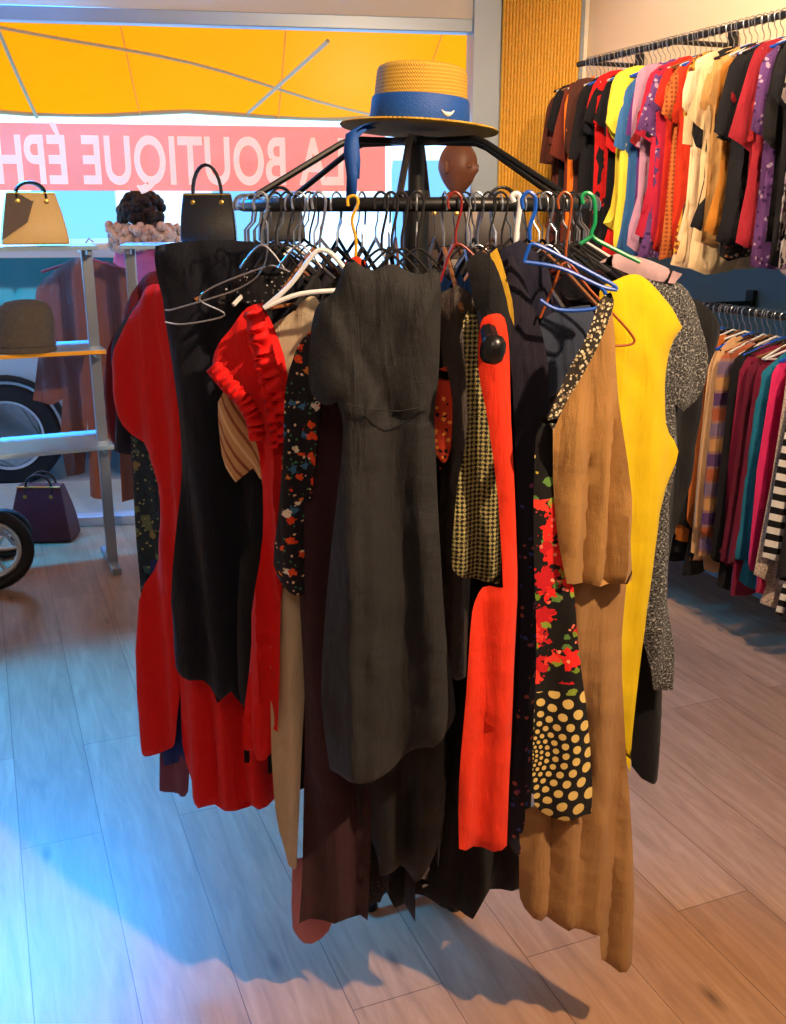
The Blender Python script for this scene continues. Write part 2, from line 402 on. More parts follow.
q.add(V,Fc); q.obj('canopy',[aw],par=awn)
am=mat('awning_steel',(200,180,130),.4,.2); seamM=mat('awning_seam',(240,150,16),.8,emit=.3)  # seam emission carries on the painted glow of the canopy
q=B()
for t in (1.35,5.0):
    q.tube([wl(t-.1,2.35,.2),AW(t+.25,.95)-Vector((0,0,.03))],.011)
q.tube([AW(-1.5+.5*i,1) for i in range(16)],.02)
q.tube([AW(t,.35+.45*((4.4-t)/3.2)**2)-Vector((0,0,.05)) for t in np.linspace(.8,4.4,20)],.009)
q.tube([AW(2.95,k/8)-Vector((0,0,.02)) for k in range(9)],.012)
for t in np.arange(-.4,5.4,.9): q.tube([AW(t,k/8)-Vector((0,0,.012)) for k in range(9)],.005,1)
q.obj('arms',[am,seamM],par=awn)
def car(o,xa,name,body):
    e=empty(name,o); X=frame(o,xa)
    q=B()
    prof=[(-.75,.28),(-.8,.55),(-.74,.86),(-.66,.93),(.1,.97),(2.4,.95),(3.2,.84),(3.42,.6),(3.4,.3),(3.0,.22),(-.4,.22)]
    q.extr(prof,0,1.7,0,X)
    q.obj('body',[body],bevel=.06,par=e)
    q=B()
    base=[(-.62,.92),(2.35,.94),(1.55,1.42),(.9,1.47),(-.1,1.45),(-.45,1.3)]
    n=len(base); V=[(x,.04+(z-.92)*.3,z) for x,z in base]+[(x,1.66-(z-.92)*.3,z) for x,z in base]
    q.add(V,[tuple(range(n)),tuple(range(2*n-1,n-1,-1))]+[((i+1)%n,i,n+i,n+(i+1)%n) for i in range(n)],0,X)
    q.obj('roof_cabin',[body],bevel=.04,par=e)
    q=B()
    for poly in ([(-.42,.98),(.5,.98),(.5,1.38),(-.08,1.38),(-.3,1.28)],[(.58,.98),(2.05,.98),(1.5,1.36),(.58,1.38)]):
        q.add([(x,.035+(z-.92)*.3,z) for x,z in poly],[tuple(range(len(poly)))],0,X)
    q.obj('side_windows',[mat('car_glass',(20,110,140),.08)],smooth=False,par=e)
    tyre=mat('tyre_rubber',(22,26,34),.8); al=mat('alloy',(200,215,228),.3,.4)
    for i,x in enumerate((0,2.6)):
        for y in (.08,1.62):
            W=X@Matrix.Translation((x,y,.31))@Matrix.Rotation(math.pi/2,4,'X')
            q=B(); q.lathe([(.2,-.1),(.3,-.1),(.33,-.07),(.33,.07),(.3,.1),(.2,.1)],0,40,W)
            q.lathe([(.205,-.1),(.19,-.06),(.19,.06),(.205,.105),(.22,.108),(.215,.1)],1,40,W); q.lathe([(0.0,.07),(.05,.09),(.055,.05),(.0,.04)],1,20,W)
            q.lathe([(0,-.02),(.19,-.02),(.19,0),(0,0)],0,30,W)
            for k in range(7):
                a=k*2*math.pi/7; q.box((.03,-.018,.03),(.205,.018,.08),1,W@Matrix.Rotation(a,4,'Z'))
            q.obj('wheel_%d'%(i*2+(y>1)+1),[tyre,al],par=e)
        q=B(); W=X@Matrix.Translation((x,-.012,.31))
        q.tube([(.36*math.cos(a),0,.36*math.sin(a)) for a in np.linspace(-.2,math.pi+.2,20)],.02,0,8,False,W); q.obj('wheel_arch_%d'%(i+1),[tyre],par=e)
    return e
c0=at(14,426,6.25)
car(Vector((c0.x,c0.y-.1,-.1)),WD,'parked_car',mat('car_paint',(190,215,230),.25,.1))

# ================= figures
def figure(name,base,h,head_yaw,coat,pants,skin,hair=None,eye=None):
    e=empty(name,base); k=h/1.7
    J={'pel':(0,0,.93),'w':(0,0,1.08),'ch':(0,0,1.28),'nk':(0,0,1.42),'nk2':(0,.01,1.50),
       'sl':(-.17,0,1.37),'el':(-.23,.02,1.1),'hl':(-.22,-.08,.86),'sr':(.17,0,1.37),'er':(.23,.02,1.1),'hr':(.22,-.08,.86),
       'kl':(-.1,-.02,.5),'al':(-.11,.03,.09),'tl':(-.12,-.13,.04),'kr':(.1,-.02,.5),'ar':(.11,.03,.09),'tr':(.12,-.13,.04),'hipl':(-.09,0,.88),'hipr':(.09,0,.88)}
    R={'pel':.14,'w':.125,'ch':.14,'nk':.06,'nk2':.05,'sl':.065,'el':.05,'hl':.033,'sr':.065,'er':.05,'hr':.033,'kl':.06,'al':.042,'tl':.035,'kr':.06,'ar':.042,'tr':.035,'hipl':.09,'hipr':.09}
    E=[('pel','w'),('w','ch'),('ch','nk'),('nk','nk2'),('ch','sl'),('sl','el'),('el','hl'),('ch','sr'),('sr','er'),('er','hr'),('pel','hipl'),('hipl','kl'),('kl','al'),('al','tl'),('pel','hipr'),('hipr','kr'),('kr','ar'),('ar','tr')]
    names=list(J)
    def skinobj(pts,rad,ed,nm,mats,assign=None,root=0):
        me=bpy.data.meshes.new(nm); me.from_pydata([Vector(p)*k for p in pts],ed,[]); ob=link(bpy.data.objects.new(nm,me))
        ob.modifiers.new('s','SKIN')
        for i,v in enumerate(me.skin_vertices[0].data): v.radius=(rad[i]*k,rad[i]*k); v.use_root=(i==root)
        sb=ob.modifiers.new('u','SUBSURF'); sb.levels=sb.render_levels=2
        bpy.context.view_layer.update()
        m2=bpy.data.meshes.new_from_object(ob.evaluated_get(bpy.context.evaluated_depsgraph_get())); bpy.data.objects.remove(ob)
        for m_ in mats: m2.materials.append(m_)
        for p in m2.polygons:
            p.use_smooth=True
            if assign: p.material_index=assign(p.center/k)
        o2=link(bpy.data.objects.new(nm,m2)); o2.location=base; o2.rotation_euler=(0,0,head_yaw); o2.parent=e; o2.matrix_parent_inverse=Matrix.Translation(-Vector(base)); return o2
    skinobj([J[n] for n in names],[R[n] for n in names],[(names.index(a),names.index(b)) for a,b in E],'body',[coat,pants,skin],
        lambda c: 2 if (c.z>1.44 or (c.z<.9 and abs(c.x)>.17)) else (0 if c.z>.82 else 1))
    for sgn,nm in ((-1,'left_hand'),(1,'right_hand')):
        pts=[(sgn*.22,-.08,.87),(sgn*.215,-.09,.80)]; rad=[.026,.03]; ed=[(0,1)]
        for i,(dy,ln) in enumerate(((-.03,.07),(-.01,.08),(.01,.075),(.03,.06))):
            j=len(pts); pts+=[(sgn*.213,-.09+dy,.775),(sgn*.205,-.095+dy,.775-ln*.5),(sgn*.19,-.1+dy,.775-ln)]; rad+=[.0095,.009,.008]; ed+=[(1,j),(j,j+1),(j+1,j+2)]
        j=len(pts); pts+=[(sgn*.205,-.135,.82),(sgn*.195,-.15,.785)]; rad+=[.011,.009]; ed+=[(0,j),(j,j+1)]
        skinobj(pts,rad,ed,nm,[skin])
    q=B(); Z=Matrix.Translation(base)@Matrix.Rotation(head_yaw,4,'Z')@Matrix.Scale(k,4)@Matrix.Translation((0,-.01,1.59))
    bm=bmesh.new(); bmesh.ops.create_icosphere(bm,subdivisions=4,radius=1)
    V=[]
    for v in bm.verts:
        x,y,z=v.co; jaw=1-.28*max(0,-z)
        yy=y*.098*jaw
        if y<0: yy-= .022*math.exp(-((x/.16)**2+((z+.12)/.2)**2)); yy+=.012*math.exp(-(((abs(x)-.38)/.16)**2+((z-.05)/.12)**2)); yy-=.008*math.exp(-((x/.28)**2+((z+.5)/.1)**2))
        V.append((x*.076*jaw,yy,z*.118))
    q.add(V,[[w.index for w in f.verts] for f in bm.faces],0,Z); bm.free()
    for sx_ in (-1,1): q.lathe([(0,-.03),(.014,-.022),(.018,0),(.014,.024),(0,.03)],0,14,Z@Matrix.Translation((sx_*.076,.01,0))); q.lathe([(0,-.010),(.009,-.006),(.010,0),(.009,.006),(0,.010)],1,12,Z@Matrix.Translation((sx_*.03,-.083,.006)))
    q.obj('head',[skin,eye or mat('eye_white',(230,230,230),.2)],par=e)
    if hair:
        q=B(); rs=random.Random(4)
        for i in range(210):
            a=rs.uniform(0,2*math.pi); t=rs.uniform(-.25,1); c_=math.sqrt(max(0,1-t*t))
            x,y,z=math.cos(a)*c_,math.sin(a)*c_,t
            if y<-.45 and z<.45: continue
            r=rs.uniform(.018,.032)
            q.lathe([(r*math.sin(u),-r*math.cos(u)) for u in np.linspace(0,math.pi,7)],0,8,Z@Matrix.Translation((x*.12,.012+y*.12,z*.12)))
        q.obj('curly_hair',[hair],par=e)
    return e
skinM=mat('skin_brown',(120,78,58),.55)
pb=at(143,212,5.75); pbase=Vector((pb.x,pb.y,-.02))
per=figure('pedestrian',pbase,1.66,math.pi-.5,mat('pink_coat',(214,110,160),.9,bump=.5),mat('jeans',(40,50,80),.9),skinM,mat('black_hair',(14,12,16),.7,bump=.5))
q=B(); rs=random.Random(2); sc=mat('fluffy_wool',(214,194,180),1,bump=1,bscale=120,vary=.3)
for i in range(420):
    a=rs.uniform(0,6.28); r=rs.uniform(.012,.026); Rr=rs.uniform(.1,.17)
    q.lathe([(r*math.sin(u),-r*math.cos(u)) for u in np.linspace(0,math.pi,6)],0,7,Matrix.Translation(pbase+Vector((Rr*1.15*math.cos(a),Rr*math.sin(a),rs.uniform(1.37,1.50)))))
q.obj('fluffy_scarf',[sc],par=per)
mb=at(456,170,4.95); brz=mat('mannequin_bronze',(120,72,50),.5)
q=B(); q.lathe([(.2,0),(.22,.01),(.22,.10),(.2,.12),(0,.12)],0,40,Matrix.Translation((mb.x,mb.y,0))); q.obj('display_plinth',[white])
figure('shop_mannequin',Vector((mb.x,mb.y,.12)),1.74,.9,mat('cream_top',(222,205,190),.9,bump=.3),mat('black_trousers',(20,20,24),.9),brz,eye=brz)

# ================= display shelves left
steel=mat('brushed_steel',(150,160,172),.35,.6)
shelfM=mat('glass_white_shelf',(176,208,228),.15,.0,spec=.7); edgeM=mat('shelf_edge_reflection',(240,160,40),.3,emit=.2)  # edgeM: amber reflection put into the edge colour, with slight glow
def shelf(o,yaw,W,D,zs,name):
    e=empty(name,o); X=frame(o,(math.cos(yaw),math.sin(yaw),0))
    for i,z in enumerate(zs):
        q=B(); q.box((-W,-.0,z-.018),(0,D,z),0,X); q.box((-W,-.004,z-.018),(0,-.0,z-.002),1,X); q.obj('shelf_%d'%(i+1),[shelfM,edgeM if (i==1 and len(zs)>1) else shelfM],bevel=.002,par=e)
    q=B()
    for x in (-W+.03,-.03):
        q.box((x-.022,D*.35-.02,0.02),(x+.022,D*.35+.02,zs[-1]-.019),0,X)
        q.box((x-.02,.0,0.0),(x+.02,D,.03),0,X)
        for z in zs: q.box((x-.01,.02,z-.04),(x+.01,D-.02,z-.018),0,X)
    q.obj('frame_posts',[steel],bevel=.003,par=e)
    return X
yw=math.radians(24)
so=Vector((-1.20,4.20,0))
X1=shelf(so,yw,1.3,.36,[.59,1.0,1.42],'display_shelf')
so2=Vector((-.42,4.40,0))
X2=shelf(so2,math.radians(10),.72,.34,[1.42],'display_shelf')

def bag(name,o,yaw,w,h,d,body,trim,handle=.12,top=.7,flap=None,hr=.006,two=True):
    e=empty(name,o); X=frame(o,(math.cos(yaw),math.sin(yaw),0)); q=B()
    n=9; V=[];Fc=[]
    for j in range(n):
        t=j/(n-1); ww=w/2*(1+(top-1)*t)*(1+.04*math.sin(math.pi*t)); dd=d/2*(1-.6*t**1.5)*(1+.1*math.sin(math.pi*t))
        for kx,ky in ((-1,-1),(-.5,-1.12),(0,-1.16),(.5,-1.12),(1,-1),(1,1),(.5,1.12),(0,1.16),(-.5,1.12),(-1,1)): V.append((kx*ww,ky*dd,.006+h*t))
    for j in range(n-1):
        for i in range(10): Fc.append((j*10+i,j*10+(i+1)%10,(j+1)*10+(i+1)%10,(j+1)*10+i))
    Fc.append(tuple(range(10))[::-1]); Fc.append(tuple((n-1)*10+i for i in range(10)))
    q.add(V,Fc,0,X); q.obj('body',[body],bevel=.008,par=e)
    q=B()
    tw=w*top*.5
    for s_ in ((-1,1) if two else (0,)):
        y=s_*d*.22
        q.tube([(-tw*.62,y*1.4,h*.8),(-tw*.6,y,h),*[(tw*.6*math.cos(a),y,h+handle*math.sin(a)) for a in np.linspace(math.pi,0,13)],(tw*.62,y*1.4,h*.8)],hr,0,8,False,X)
    for s_ in (-1,1): q.lathe([(.008,0),(.010,.003),(.0,.005)],1,12,X@Matrix.Translation((s_*tw*.6,-d*.33,h*.84))@Matrix.Rotation(math.pi/2,4,'X'))
    if flap:
        q.add([(-tw*1.02,-d*.24,h*1.0),(tw*.2,-d*.24,h*1.0),(-tw*.3,-d*.60,h*.45),(-w*.5,-d*.62,h*.12)],[(0,1,2,3)],2,X)
    q.tube([(-tw,-d*.24,h),(tw,-d*.24,h)],.004,1,6,False,X)
    q.obj('handles',[trim,mat('brass_fitting',(205,170,90),.3,.9),flap or trim],par=e); return e
leB=mat('black_leather',(18,18,22),.4,bump=.15,bscale=200)
leC=mat('cream_leather',(250,208,132),.45,bump=.1,bscale=150,vary=.08); leT=mat('grey_flap',(110,92,76),.5)
leR=mat('burgundy_leather',(78,12,26),.5,bump=.15,bscale=120)
p=at(34,240,4.12); bag('cream_handbag',Vector((p.x,4.13,1.421)),yw,.255,.2,.12,leC,leB,.04,.70,flap=leT)
p=at(209,237,4.46); bag('black_handbag',Vector((p.x,4.47,1.421)),.1,.235,.2,.11,leB,leB,.12,.85)
p=at(20,343,4.1); e=empty('felt_hat',(p.x,4.14,1.0)); fm=mat('olive_grey_felt',(96,88,80),.95,bump=.5,bscale=60,vary=.2)
q=B(); W=Matrix.Translation((p.x,4.14,1.001)); q.lathe([(.10,.012),(.128,0),(.131,.006),(.12,.03),(.119,.07),(.117,.12),(.105,.17),(.08,.198),(.045,.206),(.015,.20),(0,.199)],0,48,W@Matrix.Shear('XY',4,(.12,0)),1,.85); q.obj('felt_body',[fm],par=e)
q=B(); q.tube([(p.x+.128*math.cos(a)*1.0,4.14+.11*math.sin(a),1.03) for a in np.linspace(0,6.283,41)[:-1]],.003,0,6,True); q.obj('brim_stitching',[fm],par=e)
p=at(280,200,4.5); bag('black_handbag',Vector((p.x,4.52,1.421)),.2,.2,.17,.1,leB,leB,.06,.8)
p=at(48,533,4.75); bag('burgundy_holdall',Vector((p.x,4.72,0)),.0,.30,.27,.16,leR,leB,.06,.7)
tabM=mat('dark_oak',(70,50,40),.5,vary=.2)
q=B(); q.box((.1,4.3,1.36),(.62,4.55,1.40))
for x in (.13,.57):
    for y in (4.32,4.51): q.box((x,y,0),(x+.03,y+.03,1.36))
q.obj('display_pedestal',[tabM],bevel=.004)
bag('dark_handbag',Vector((.22,4.43,1.40)),0,.2,.17,.12,mat('brown_leather_dark',(48,36,34),.5),leB,.04,.8)
bag('dark_handbag',Vector((.46,4.43,1.40)),0,.22,.20,.12,mat('brown_leather_mid',(52,40,40),.5),leB,.05,.8)

e=empty('pushchair',(-1.75,4.0,0)); tyre=mat('rubber_black',(14,14,18),.6); sil=mat('silver_rim',(190,200,210),.3,.7); fb=mat('pushchair_fabric',(20,22,30),.9,bump=.2)
pc=at(-8,528,4.05)
for i,(dx,dy) in enumerate(((0,0),(-.1,.42),(-.62,.02),(-.62,.42))):
    r=.18 if i%2==0 else .12
    W=Matrix.Translation((pc.x+dx,4.0+dy,r))@Matrix.Rotation(.35,4,'Z')@Matrix.Rotation(math.pi/2,4,'X')
    q=B(); q.tube([(r*.86*math.cos(a),r*.86*math.sin(a),0) for a in np.linspace(0,2*math.pi,33)[:-1]],r*.14,0,10,True,W)
    q.tube([(r*.66*math.cos(a),r*.66*math.sin(a),0) for a in np.linspace(0,2*math.pi,33)[:-1]],r*.07,1,8,True,W)
    for k in range(6):
        a=k*math.pi/3; q.tube([(0,0,0),(r*.7*math.cos(a),r*.7*math.sin(a),0)],.008,1,6,False,W)
    q.obj('wheel_%d'%(i+1),[tyre,sil],par=e)
q=B(); x=pc.x
q.tube([(x,4.0,.17),(x-.3,4.2,.45),(x-.62,4.02,.17)],.014); q.tube([(x-.1,4.42,.12),(x-.3,4.2,.45),(x-.62,4.42,.12)],.014); q.obj('chassis',[sil],par=e)
q=B(); q.extr([(x-.5,.32),(x-.2,.30),(x-.18,.36),(x-.42,.40),(x-.55,.54),(x-.62,.52)],4.05,4.35); q.obj('seat',[fb],bevel=.03,par=e)

knit=fabric('taupe_open_knit',(160,104,86),.95,[('tweed',dict(s=300,t=.52,c=[(112,72,64)]))],wr=.8)
card=pxcloth('knit_cardigan',[(66,262),(80,258),(96,262),(112,262),(134,280),(138,300),(134,330),(130,360),(137,420),(138,498),(122,502),(118,420),(112,400),(110,470),(104,500),(90,497),(88,420),(84,474),(66,478),(60,440),(62,400),(50,405),(33,400),(40,330),(36,290)],4.66,10,.02,.016,knit,h=.02,fk=10)
chr_=mat('chrome_wire',(170,175,185),.3,.9)
q=B(); hp=at(86,258,4.66)
q.tube([hp+Vector((-.2,-.02,-.06)),hp+Vector((0,0,0)),hp+Vector((.2,.02,-.06))],.006); q.tube([hp,hp+Vector((0,0,.06)),hp+Vector((.02,0,.085)),hp+Vector((.04,0,.07))],.003)
q.obj('hanger',[mat('red_plastic',(170,40,40),.4)],par=card)

# ================= ROUND RACK
RC=Vector((.045,2.05,0)); RR=.335; RZ=1.562
black=mat('black_powdercoat',(14,14,16),.4)
rack=empty('round_clothes_rack',(RC.x,RC.y,0))
q=B()
q.tube([RC+Vector((RR*math.cos(a),RR*math.sin(a),RZ)) for a in np.linspace(0,2*math.pi,73)[:-1]],.0115,0,10,True); q.obj('ring_rail',[black],par=rack)
q=B(); q.tube([RC+Vector((0,0,.05)),RC+Vector((0,0,1.69))],.016,0,16)
q.lathe([(.024,1.40),(.026,1.41),(.026,1.58),(.024,1.59)],0,20,Matrix.Translation(RC))
q.lathe([(0,1.675),(.05,1.675),(.06,1.68),(.06,1.685),(.0,1.69)],0,24,Matrix.Translation(RC)); q.obj('centre_post',[black],par=rack)
q=B()
for k in range(6):
    a=math.radians(30+60*k-6); d=Vector((math.cos(a),math.sin(a),0))
    q.tube([RC+d*.02+Vector((0,0,1.68)),RC+d*.13+Vector((0,0,1.68)),RC+d*.155+Vector((0,0,1.672)),RC+d*(RR)+Vector((0,0,RZ+.01))],.0062,0,8)
for an in (40,140,222,318):
    a=math.radians(an); d=Vector((math.cos(a),math.sin(a),0))
    q.tube([RC+Vector((0,0,.06)),RC+d*.06+Vector((0,0,.04)),RC+d*.13+Vector((0,0,.02))],.010,0,8); q.lathe([(.0,0),(.016,0),(.016,.02),(0,.02)],0,16,Matrix.Translation(RC+d*.13))
q.obj('arms_and_feet',[black],par=rack)

def hanger(q,c,yaw,mi,half=.19,drop=.085,r=.004,rail=.0135,full=True):
    X=frame(c,(math.cos(yaw),math.sin(yaw),0)); R=rail+.006
    pts=[(R*math.cos(a)*1.0,0,R*math.sin(a)) for a in np.linspace(-.5,math.pi*.95,10)]+[(-R*.7,0,-.03),(0,0,-.045),(0,0,-.075)]
    q.tube(pts,.0018,4,6,False,X)
    q.tube([(-half,0,-.075-drop),(-half*.5,0,-.075-drop*.42),(0,0,-.07),(half*.5,0,-.075-drop*.42),(half,0,-.075-drop)],r,mi,6,False,X)
    if full: q.tube([(-half,0,-.075-drop),(half,0,-.075-drop)],r*.8,mi,6,False,X)
hm=[mat('black_velvet_hanger',(16,14,18),.9),mat('white_plastic_hanger',(205,205,205),.4),mat('wood_hanger',(120,76,44),.5),mat('blue_plastic',(20,80,190),.4),chr_,mat('grey_hanger',(60,60,70),.5)]
cols=[(16,16,22),(28,24,40),(60,14,18),(20,20,20),(90,26,50),(16,22,50),(150,24,18),(40,30,26),(18,18,22),(50,36,70),(30,44,60),(16,16,18),(90,76,60),(24,24,30)]
dress=lambda w,l,sw:[(-.06,0),(-.02,-.03),(.03,-.03),(.07,0),(w*.85,-.05),(w*.95,-.13),(w*.8,-.22),(w*.78,-.4),(sw,-l*.8),(sw*1.02,-l),(0,-l-.02),(-sw*1.02,-l),(-sw,-l*.8),(-w*.78,-.4),(-w*.8,-.22),(-w*.95,-.13),(-w*.85,-.05)]
q=B(); nF=46
for i in range(nF):
    a=2*math.pi*i/nF+.05; d=Vector((math.cos(a),math.sin(a),0)); yaw=a+random.uniform(-.12,.12)
    hanger(q,RC+d*RR+Vector((0,0,RZ)),yaw,random.choice([0,0,0,0,1,2,5,0]),half=.14,full=(i%2==0))
    front=max(0,-math.sin(a)); cen=RC+d*(RR+.02-.10*front); w=.17; l=random.uniform(.8,1.02)-.10*abs(math.cos(a))+.22*front
    pl=[(x,RZ-.115+z) for x,z in dress(w,l,random.uniform(.1,.15))]
    colr=cols[i%len(cols)]
    if front>.5: colr=random.choice([(16,16,22),(20,18,30),(14,14,16),(34,20,24)])
    cloth('hung_garment_%d'%i,pl,cen,yaw,.016,.008,plain(colr),h=.026,par=rack,smooth=2,fk=20)
q.obj('clothes_hangers',hm,par=rack)

# ---------- foreground garments
blk=fabric('black_crepe',(13,13,17),.8); nav=fabric('navy_black_jersey',(10,13,28),.8)
char=fabric('charcoal_cotton',(22,22,24),.62,wr=.8,spec=.35)
red=fabric('red_jersey',(216,12,14),.7,wr=.7); red2=fabric('red_viscose',(220,14,12),.7,wr=.8)
G=pxcloth
G('burgundy_blouse',[(132,292),(150,272),(190,270),(185,430),(150,450),(122,448),(104,418),(110,350),(120,320)],2.07,-25,.03,.012,fabric('burgundy_cotton',(96,16,36)))
G('navy_jacket',[(128,315),(160,285),(190,300),(190,470),(150,460),(118,450),(120,390),(114,350)],2.02,-25,.03,.012,fabric('navy_wool',(26,28,46)))
G('paisley_dress',[(134,432),(170,420),(190,500),(188,760),(162,745),(148,640),(140,540),(134,470)],1.98,-25,.02,.012,fabric('paisley_print',(34,52,66),.8,[('dots',dict(s=38,t=.42,c=[(60,96,100),(96,110,84),(40,70,100),(130,120,80)])),('dots',dict(s=110,t=.28,c=[(150,150,110),(24,30,50)]))]))
G('purple_skirt',[(160,700),(192,700),(190,790),(176,796),(160,790)],1.96,-20,.015,.01,fabric('mauve_cotton',(110,66,90)))
G('blue_dress',[(150,560),(190,560),(188,762),(164,766),(152,700)],1.94,-20,.015,.010,fabric('royal_blue',(22,44,110)))
G('red_dress',[(140,298),(152,284),(185,288),(198,420),(186,620),(180,690),(172,745),(150,756),(139,752),(140,600),(152,560),(158,500),(146,455),(124,425),(114,390),(116,350),(128,318)],1.90,-28,.03,.014,red)
G('red_dress',[(178,640),(220,620),(262,630),(272,700),(276,795),(262,805),(226,808),(190,806),(178,770),(175,700)],1.84,-12,.03,.022,red,pl_=.08)
G('black_dress',[(153,256),(154,246),(180,242),(215,240),(262,244),(292,258),(304,272),(300,330),(285,400),(272,460),(266,540),(262,610),(258,690),(248,712),(234,688),(216,704),(204,680),(190,676),(174,668),(173,600),(178,500),(176,430),(168,360),(160,300)],1.78,-14,.03,.016,nav,pl_=.09)
G('black_wrap_blouse',[(240,560),(262,540),(268,640),(262,700),(248,712),(238,690)],1.71,-14,.012,.008,blk)
G('striped_blouse',[(218,402),(240,380),(270,400),(272,480),(262,490),(250,470),(236,482),(222,455)],1.70,-15,.02,.012,fabric('tan_stripe',(206,160,110),.8,[('stripe',dict(f=70,w=.35,a=.5,c=[(150,90,60),(230,200,150),(150,90,60)]))]))
rr_=G('red_ruffle_dress',[(232,326),(246,308),(262,303),(274,330),(286,372),(292,440),(290,520),(284,600),(282,700),(272,752),(256,756),(244,745),(250,640),(262,560),(262,490),(256,440),(240,400),(222,385),(211,368),(218,345)],1.66,-12,.03,.018,red2,pl_=.05)
q=B()
def ruffle(pp,D,wd):
    P3=[at(x,y,D) for x,y in pp]; L=[]
    for i in range(len(P3)-1):
        for k in range(14): L.append(P3[i].lerp(P3[i+1],k/14))
    L.append(P3[-1]); V=[];Fc=[]
    for i,p in enumerate(L):
        t=(L[min(i+1,len(L)-1)]-L[max(i-1,0)]).normalized(); sd=Vector((t.z,0,-t.x))
        for j in range(4):
            u=j/3; V.append(p+sd*(u-.5)*wd+Vector((0,-.004-.014*u*math.sin(i*1.25+math.sin(i*.7))-.004*math.sin(u*math.pi),0)))
    for i in range(len(L)-1):
        for j in range(3): k=i*4+j; Fc.append((k,k+1,k+5,k+4))
    q.add(V,Fc)
ruffle([(254,310),(264,345),(272,378),(284,410),(287,440)],1.63,.028); ruffle([(258,440),(254,418),(244,400),(228,384),(213,366)],1.635,.028); ruffle([(250,312),(258,350),(266,384),(274,420),(276,446)],1.635,.02)
o=q.obj('ruffle_trim',[red2],par=rr_,ang=90); md=o.modifiers.new('s','SOLIDIFY'); md.thickness=.0015
lin_=fabric('beige_linen',(196,178,148),.9,wr=.7)
G('beige_linen_dress',[(292,312),(308,297),(318,300),(326,330),(322,400),(312,470),(308,600),(305,700),(299,862),(288,866),(277,800),(272,640),(276,570),(288,500),(290,420),(278,365),(264,346),(272,326)],1.66,-10,.02,.012,lin_,pl_=.05)
emb=fabric('embroidered_black',(22,20,30),.8,[('dots',dict(s=55,t=.40,dens=.6,ws=3,warp=.9,c=[(230,80,30),(220,60,20),(60,110,150),(235,225,205),(210,120,40)])),('dots',dict(s=130,t=.3,dens=.4,c=[(230,200,160),(60,120,80)]))])
G('embroidered_blouse',[(286,385),(298,345),(312,330),(322,360),(318,440),(312,500),(308,596),(290,590),(272,566),(280,500),(284,440)],1.61,-10,.02,.010,emb)
mar=fabric('dark_plum_crepe',(50,24,30),.8)
G('plum_maxi_skirt',[(304,420),(325,400),(350,420),(360,600),(372,760),(370,870),(368,918),(335,922),(300,920),(303,860),(304,700),(298,560)],1.62,-4,.025,.014,mar)
G('pink_slip_skirt',[(292,860),(330,850),(334,900),(328,934),(305,940),(292,930)],1.68,-4,.015,.01,fabric('dusty_pink',(176,110,112)))
G('black_skirt',[(352,720),(400,700),(448,700),(444,760),(446,800),(438,850),(415,882),(400,866),(380,872),(375,850),(360,830)],1.60,0,.02,.016,fabric('black_satin',(14,14,16),.5))
G('black_lace_skirt',[(345,760),(385,760),(390,860),(380,905),(366,908),(352,880)],1.70,0,.02,.014,fabric('black_lace',(20,18,22),.8,[('dots',dict(s=120,t=.2,c=[(70,66,70)]))]))
G('black_maxi_dress',[(412,720),(500,700),(530,720),(530,850),(520,892),(490,890),(472,912),(448,908),(425,898),(395,905),(385,880)],1.74,0,.02,.012,blk)
G('white_slip',[(412,800),(430,790),(429,884),(423,890),(417,868)],1.69,0,.01,.006,fabric('white_cotton',(180,176,176)))
def seam(s,z):
    d=-.004*math.exp(-((z-1.245-.15*s*s)/.004)**2)
    if z>1.245: d+= .011*math.exp(-((s+.02-(z-1.25)*.55)/.012)**2)-.009*math.exp(-((s-.02+(z-1.25)*.5)/.012)**2)+.006*math.exp(-((s+.05-(z-1.25)*.4)/.008)**2)
    else: d+=.010*math.exp(-((s+.045)/.010)**2)*min(1,(1.245-z)*6)+.009*math.exp(-((s-.05-(1.245-z)*.08)/.012)**2)*min(1,(1.245-z)*5)-.006*math.exp(-((s-.005)/.009)**2)*min(1,(1.245-z)*3)
    return d
bs=G('black_shift_dress',[(334,292),(343,268),(352,258),(362,266),(374,270),(392,264),(410,272),(424,274),(436,262),(441,290),(440,330),(438,380),(434,412),(436,470),(440,560),(446,640),(456,714),(440,735),(415,750),(392,772),(360,775),(330,771),(321,700),(325,620),(332,540),(340,470),(343,425),(337,402),(324,406),(311,394),(308,368),(311,330),(318,305)],1.52,4,.04,.015,char,h=.009,extra=seam,pl_=.11)
q=B(); q.tube([at(346,404,1.49),at(370,410,1.485),at(400,411,1.487),at(430,406,1.50)],.0009,0,6)
q.obj('waist_seam',[mat('dark_thread',(14,14,16),.8)],par=bs)
G('spotted_blouse',[(432,372),(446,366),(452,400),(450,450),(440,470),(434,440)],1.56,0,.012,.006,fabric('orange_spot',(180,50,24),.8,[('dots',dict(s=90,t=.3,c=[(30,14,14),(240,150,60)]))]))
sat=fabric('brown_satin',(42,27,18),.36,wr=1,spec=.6)
G('brown_satin_dress',[(438,300),(458,285),(474,300),(476,420),(472,560),(466,678),(450,676),(437,668),(438,560),(441,460),(446,400)],1.60,0,.02,.012,sat,pl_=.04)
geo=fabric('geometric_knit',(30,28,20),.85,[('geo',dict(f=420,t=.0,c=[(170,158,100)])),('tweed',dict(s=420,t=.56,c=[(30,28,20)]))],wr=.4)
G('geometric_print_blouse',[(463,322),(474,306),(486,320),(492,400),(500,480),(503,560),(501,586),(478,582),(453,570),(454,520),(458,480),(468,420)],1.545,8,.02,.010,geo,pl_=.06)
